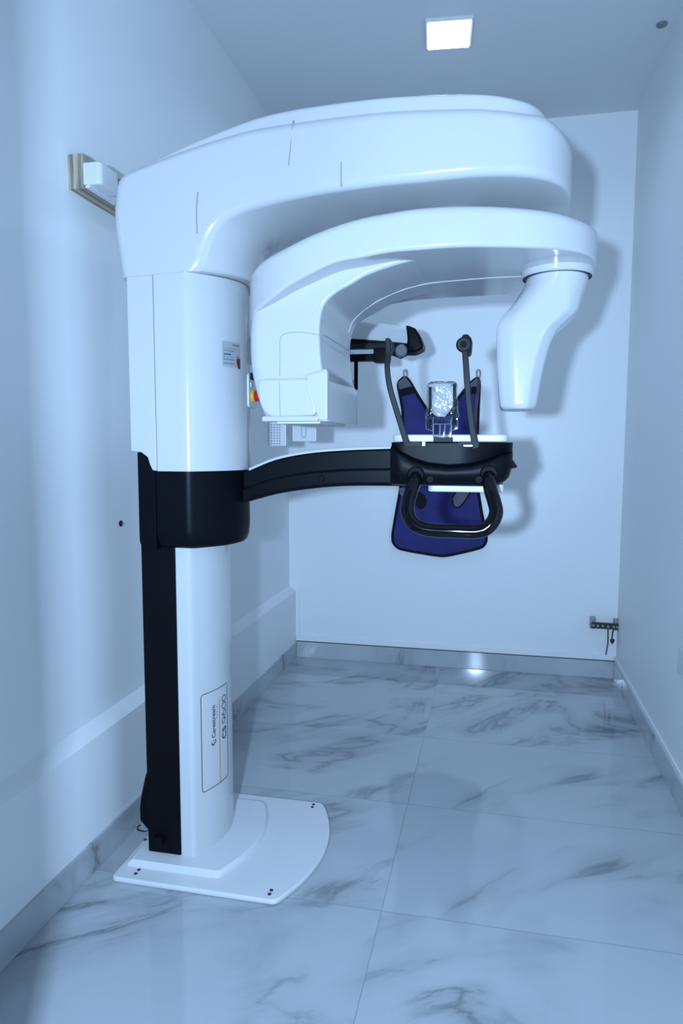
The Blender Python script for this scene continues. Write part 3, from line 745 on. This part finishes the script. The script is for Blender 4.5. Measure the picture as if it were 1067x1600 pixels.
# bag: a crumpled clear film sleeve pulled over the rest
bl_ = thing('plastic_bag', 'crumpled clear plastic bag pulled over the top of the chin rest', 'bag', (aY(690, 655, YQ).x, YQ+.02, aY(690, 655, YQ).z))
def bag():
    rnd = random.Random(3); rings = []
    prof = [(657, 665.5, 713.5), (650, 664.5, 717), (645, 665, 716), (635, 666, 715), (622, 667, 714.5), (610, 667.5, 714), (603, 667.5, 714), (599, 669, 713.5), (597, 674, 709), (596, 682, 700)]
    for i, (py, x0, x1) in enumerate(prof):
        a, b_ = aY(x0, py, YQ), aY(x1, py, YQ); cx, rx = (a.x+b_.x)/2, (b_.x-a.x)/2; ry = .026 if i < 7 else .026*(1-(i-6)*.25); ring = []
        for k in range(40):
            an = 2*PI*k/40; c, s = math.cos(an), math.sin(an)
            e = .35; sx = math.copysign(abs(c)**e, c); sy = math.copysign(abs(s)**e, s)
            j = 1+rnd.uniform(-.035, .035)
            ring.append(Vector((cx+rx*sx*j, YQ+.012+ry*sy*(1+rnd.uniform(-.2, .2)), a.z+rnd.uniform(-.0025, .0025))))
        rings.append(ring)
    bm = loft(rings, cap=False); bm.faces.new(list(bm.verts)[-40:])
    return bm
bo = obj('film', bag(), FILM, None, angle=28); bo.parent = bl_; bo.matrix_parent_inverse = Matrix.Translation(-bl_.location)

# ================================================================ LEAD APRON
YA = 4.035
apr = thing('lead_apron', 'royal blue x-ray apron with black edging hanging on the back wall', 'apron', (aY(688, 720, YA).x, YB, aY(688, 868, YA).z))
def apart(name, bm, m, pa=apr, **k):
    o = obj(name, bm, m, None, **k); o.parent = pa
    o.matrix_parent_inverse = Matrix.Translation(-apr.location) if pa is apr else Matrix.Identity(4); return o
out_px = [(621, 598), (633, 587.5), (640, 596), (652, 617), (664, 636), (678, 652), (694, 656), (706, 642), (716, 622), (734, 599), (747, 589), (749, 600), (747, 640), (745, 690), (746.5, 765), (752, 800), (759, 834),
          (760, 846), (754, 855), (736, 860), (705, 867), (692, 869), (676, 867), (640, 861), (622, 857), (613.5, 848), (613, 836), (618, 806), (625, 768), (630, 690), (629, 640)]
out2 = round_poly([(q.x, q.z) for q in (aY(a, b, YA) for a, b in out_px)], .02, 3)
body = apart('body', prism(out2, 'Y', YA, YA+.018, .004), BLUEF)
apart('binding', tube([Vector((x, YA+.002, z)) for x, z in out2]+[Vector((out2[0][0], YA+.002, out2[0][1]))], .0085, 8), BIND)
def apatch(pxs, d, m, name, r=.006, e=.002):
    return apart(name, prism(round_poly([(q.x, q.z) for q in (aY(a, b, YA) for a, b in pxs)], r, 4), 'Y', YA-d, YA+.003, e if len(pxs) > 4 else 0), m)
apatch([(621, 598), (633, 588), (640, 597), (644, 604), (634, 606), (624, 609)], .007, GREYF, 'shoulder_tip')
apatch([(624, 609), (634, 606), (644, 604), (649.5, 614), (640, 616), (627, 620)], .0065, BIND, 'hook_band')
apatch([(733, 600), (746, 590), (748, 598), (747, 605), (740, 604), (732, 607)], .007, GREYF, 'shoulder_tip')
apatch([(732, 607), (740, 604), (747, 605), (746, 616), (738, 615), (731, 617)], .0065, BIND, 'hook_band')
apatch([(747, 588), (750, 594), (749.5, 612), (746, 640), (745.5, 690), (740, 690), (739, 660), (742, 625)], .010, VIOLET, 'side_flap')
apatch([(707, 778), (712, 770), (722, 764), (737, 764), (731, 774), (722, 788), (715, 793), (709, 790)], .012, GREYF, 'strap_end', .012)
apart('strap_edge', tube(catmull([aY(a, b, YA-.011) for a, b in [(707, 779), (712, 770), (723, 763), (738, 763), (731, 775), (722, 788), (715, 793), (709, 790)]], 5, True), .004, 8), BIND)
apatch([(642, 762), (656, 768), (664, 775), (667, 783), (663, 793), (657, 796), (648, 788), (644, 790)], .012, BIND, 'strap_end', .010)
apatch([(623, 762), (634, 762), (642, 775), (644, 788), (632, 780), (625, 772)], .010, GREYF, 'strap_end', .008)
tp = aY(668, 655, YA)
for i, (px, lab) in enumerate(((633.5, 'small grey loop hook on the back wall holding the left apron shoulder'), (747.5, 'small grey loop hook on the back wall holding the right apron shoulder'))):
    pts = [aY(px+dx, y, YA) for dx, y in [(-1.5, 592), (-3.0, 583), (-1.8, 578.5), (0, 577.5), (1.8, 578.5), (3.0, 583), (1.5, 592)]]
    h = thing('wall_hook', lab, 'hook', (pts[3].x, YB, pts[3].z), 'apron wall hooks')
    lo = obj('loop', tube(catmull(pts, 5), .0035, 8), DSTEEL); lo.parent = h; lo.matrix_parent_inverse = Matrix.Translation(-h.location)
    c = aY(px, 580.5, YA); nl = obj('nail', cyl((c.x, YB, c.z), (0, -1, 0), .004, .035, 12), DSTEEL); nl.parent = h; nl.matrix_parent_inverse = Matrix.Translation(-h.location)

# ================================================================ SMALL THINGS ON THE WALLS
# earthing bar
eb = thing('earthing_bar', 'dark metal earthing bar with bolts low on the back wall at the right corner', 'earthing bar', aY(946, 980, YB))
def epart(name, bm, m): o = obj(name, bm, m); o.parent = eb; o.matrix_parent_inverse = Matrix.Translation(-eb.location); return o
YE = 4.02
P0, P1 = aY(924, 976.5, YE), aY(967.5, 979.5, YE); cm = (P0+P1)/2; an = math.atan2(P1.z-P0.z, P1.x-P0.x)
epart('bar', rot_box(cm, ((P1-P0).length, .012, .034), Matrix.Rotation(-an, 3, 'Y'), .002), COPPER)
for px, y0, y1 in ((926.5, 965, 983), (963.5, 968, 986)):
    a, b_ = aY(px-3.8, y0, YE), aY(px+3.8, y1, YE); epart('bracket', box(a.x, b_.x, YE+.006, YB, b_.z, a.z, .003), DSTEEL)
for i in range(6):
    t = (.06, .22, .40, .59, .79, .92)[i]; c = P0.lerp(P1, t); epart('bolt', cyl((c.x, YE-.005, c.z), (0, -1, 0), .0075, .007, 6), DSTEEL)
tag(obj('red_wire', tube(catmull([aY(949.8, 981, YE-.006), aY(949.7, 992, YE-.01), aY(949.4, 1006, YE-.005), aY(947.5, 1017, YE+.005), aY(946.5, 1023, YE+.01)], 6), .0035, 8), WIRER), 'thin red wire hanging from the earthing bar', 'wire')
bw = thing('black_wire', 'short black wire with a dark lug hanging from the earthing bar', 'wire', aY(956, 1000, YE))
for nm, bm, m_ in (('cable', tube(catmull([aY(958.3, 983, YE-.006), aY(956.8, 990, YE-.010), aY(956, 998, YE-.008)], 5), .0035, 8), WIREB),
                   ('lug', prism([(q.x, q.z) for q in (aY(a, b, YE) for a, b in [(952.5, 999), (955, 997.5), (959.5, 998.5), (959, 1001.5), (955.5, 1006), (953, 1002)])], 'Y', YE-.018, YE, .003), WIREB)):
    o = obj(nm, bm, m_); o.parent = bw; o.matrix_parent_inverse = Matrix.Translation(-bw.location)
# wooden board and junction box on the left wall
a = aX(105.5, 241, XL); b_ = aX(105.5, 295, XL); XB = -1.163
tag(obj('wooden_board', box(XL, XB, a.y, a.y+.30, b_.z, a.z, .002), WOOD), 'plywood backing board fixed high on the left wall behind the machine', 'board')
c0 = aX(129, 253, XB); c1 = aX(130, 289, XB)
x2 = -1.108
jb = thing('junction_box', 'white plastic junction box with rounded corners mounted on the plywood board', 'junction box', (XB, c0.y+.06, c1.z))
bm = prism(round_poly([(XB, c0.y), (x2, c0.y), (x2, c0.y+.105), (XB, c0.y+.105)], [.002, .016, .016, .002], 5), 'Z', c1.z, c0.z, .006, 3)
o = obj('cover', bm, WHITE2); o.parent = jb; o.matrix_parent_inverse = Matrix.Translation(-jb.location)
o = obj('back_box', box(XB, XB+.018, c0.y+.006, c0.y+.16, c1.z-.006, c0.z-.002, .004), WHITE2); o.parent = jb; o.matrix_parent_inverse = Matrix.Translation(-jb.location)
# wall plug
w = aX(188, 818, XL)
wp = thing('wall_plug', 'small dark screw plug in the left wall beside the black carriage cover', 'wall plug', w)
bm = cyl(w, (1, 0, 0), .010, .004, 20, .001); o = obj('collar', bm, BLACK); o.parent = wp; o.matrix_parent_inverse = Matrix.Translation(-wp.location)
o = obj('screw', cyl(w+Vector((.003, 0, 0)), (1, 0, 0), .004, .006, 12, .001), STEEL); o.parent = wp; o.matrix_parent_inverse = Matrix.Translation(-wp.location)
# socket on the right wall, at the picture's edge
w = aX(1064, 1028, XR)
tag(obj('wall_socket', box(XR-.012, XR, w.y-.085, w.y+.005, w.z-.055, w.z+.045, .004), WHITE2), 'white wall socket cut off by the right edge low on the right wall', 'socket')
# loose cable end behind the base
tag(obj('cable_end', tube(catmull([aZ(219, 1289, .008), aZ(215, 1293, .006), aZ(216, 1297, .006), aZ(226, 1299, .006), aZ(233, 1297, .008)], 5), .0022, 8), WIREB), 'thin black loose cable end on the floor behind the base plate', 'cable')

# ================================================================ LIGHT
def area(name, loc, target, size, power, col, sy=None):
    ld = bpy.data.lights.new(name, 'AREA'); ld.size = size; ld.energy = power; ld.color = col
    if sy: ld.shape = 'RECTANGLE'; ld.size_y = sy
    lo = bpy.data.objects.new(name, ld); lo.location = loc; lo.rotation_euler = (Vector(target)-Vector(loc)).to_track_quat('-Z', 'Y').to_euler(); C.objects.link(lo); return lo
area('photo_lamp', (-.175, -.33, 1.32), (-.40, 3, 1.35), .055, 90, (.455, .675, 1))
pl_ = area('panel_light', (-.232, 3.155, ZC-.03), (-.232, 3.155, 0), .16, 5, (.455, .675, 1)); pl_.data.spread = math.radians(150)
wd = bpy.data.worlds.new('world'); sc.world = wd; wd.use_nodes = True
bg = wd.node_tree.nodes['Background']; bg.inputs[0].default_value = (.45, .69, 1, 1); bg.inputs[1].default_value = .3

vs = sc.view_settings; vs.view_transform = 'Standard'; vs.look = 'None'; vs.exposure = 0; vs.gamma = 1; vs.use_curve_mapping = False
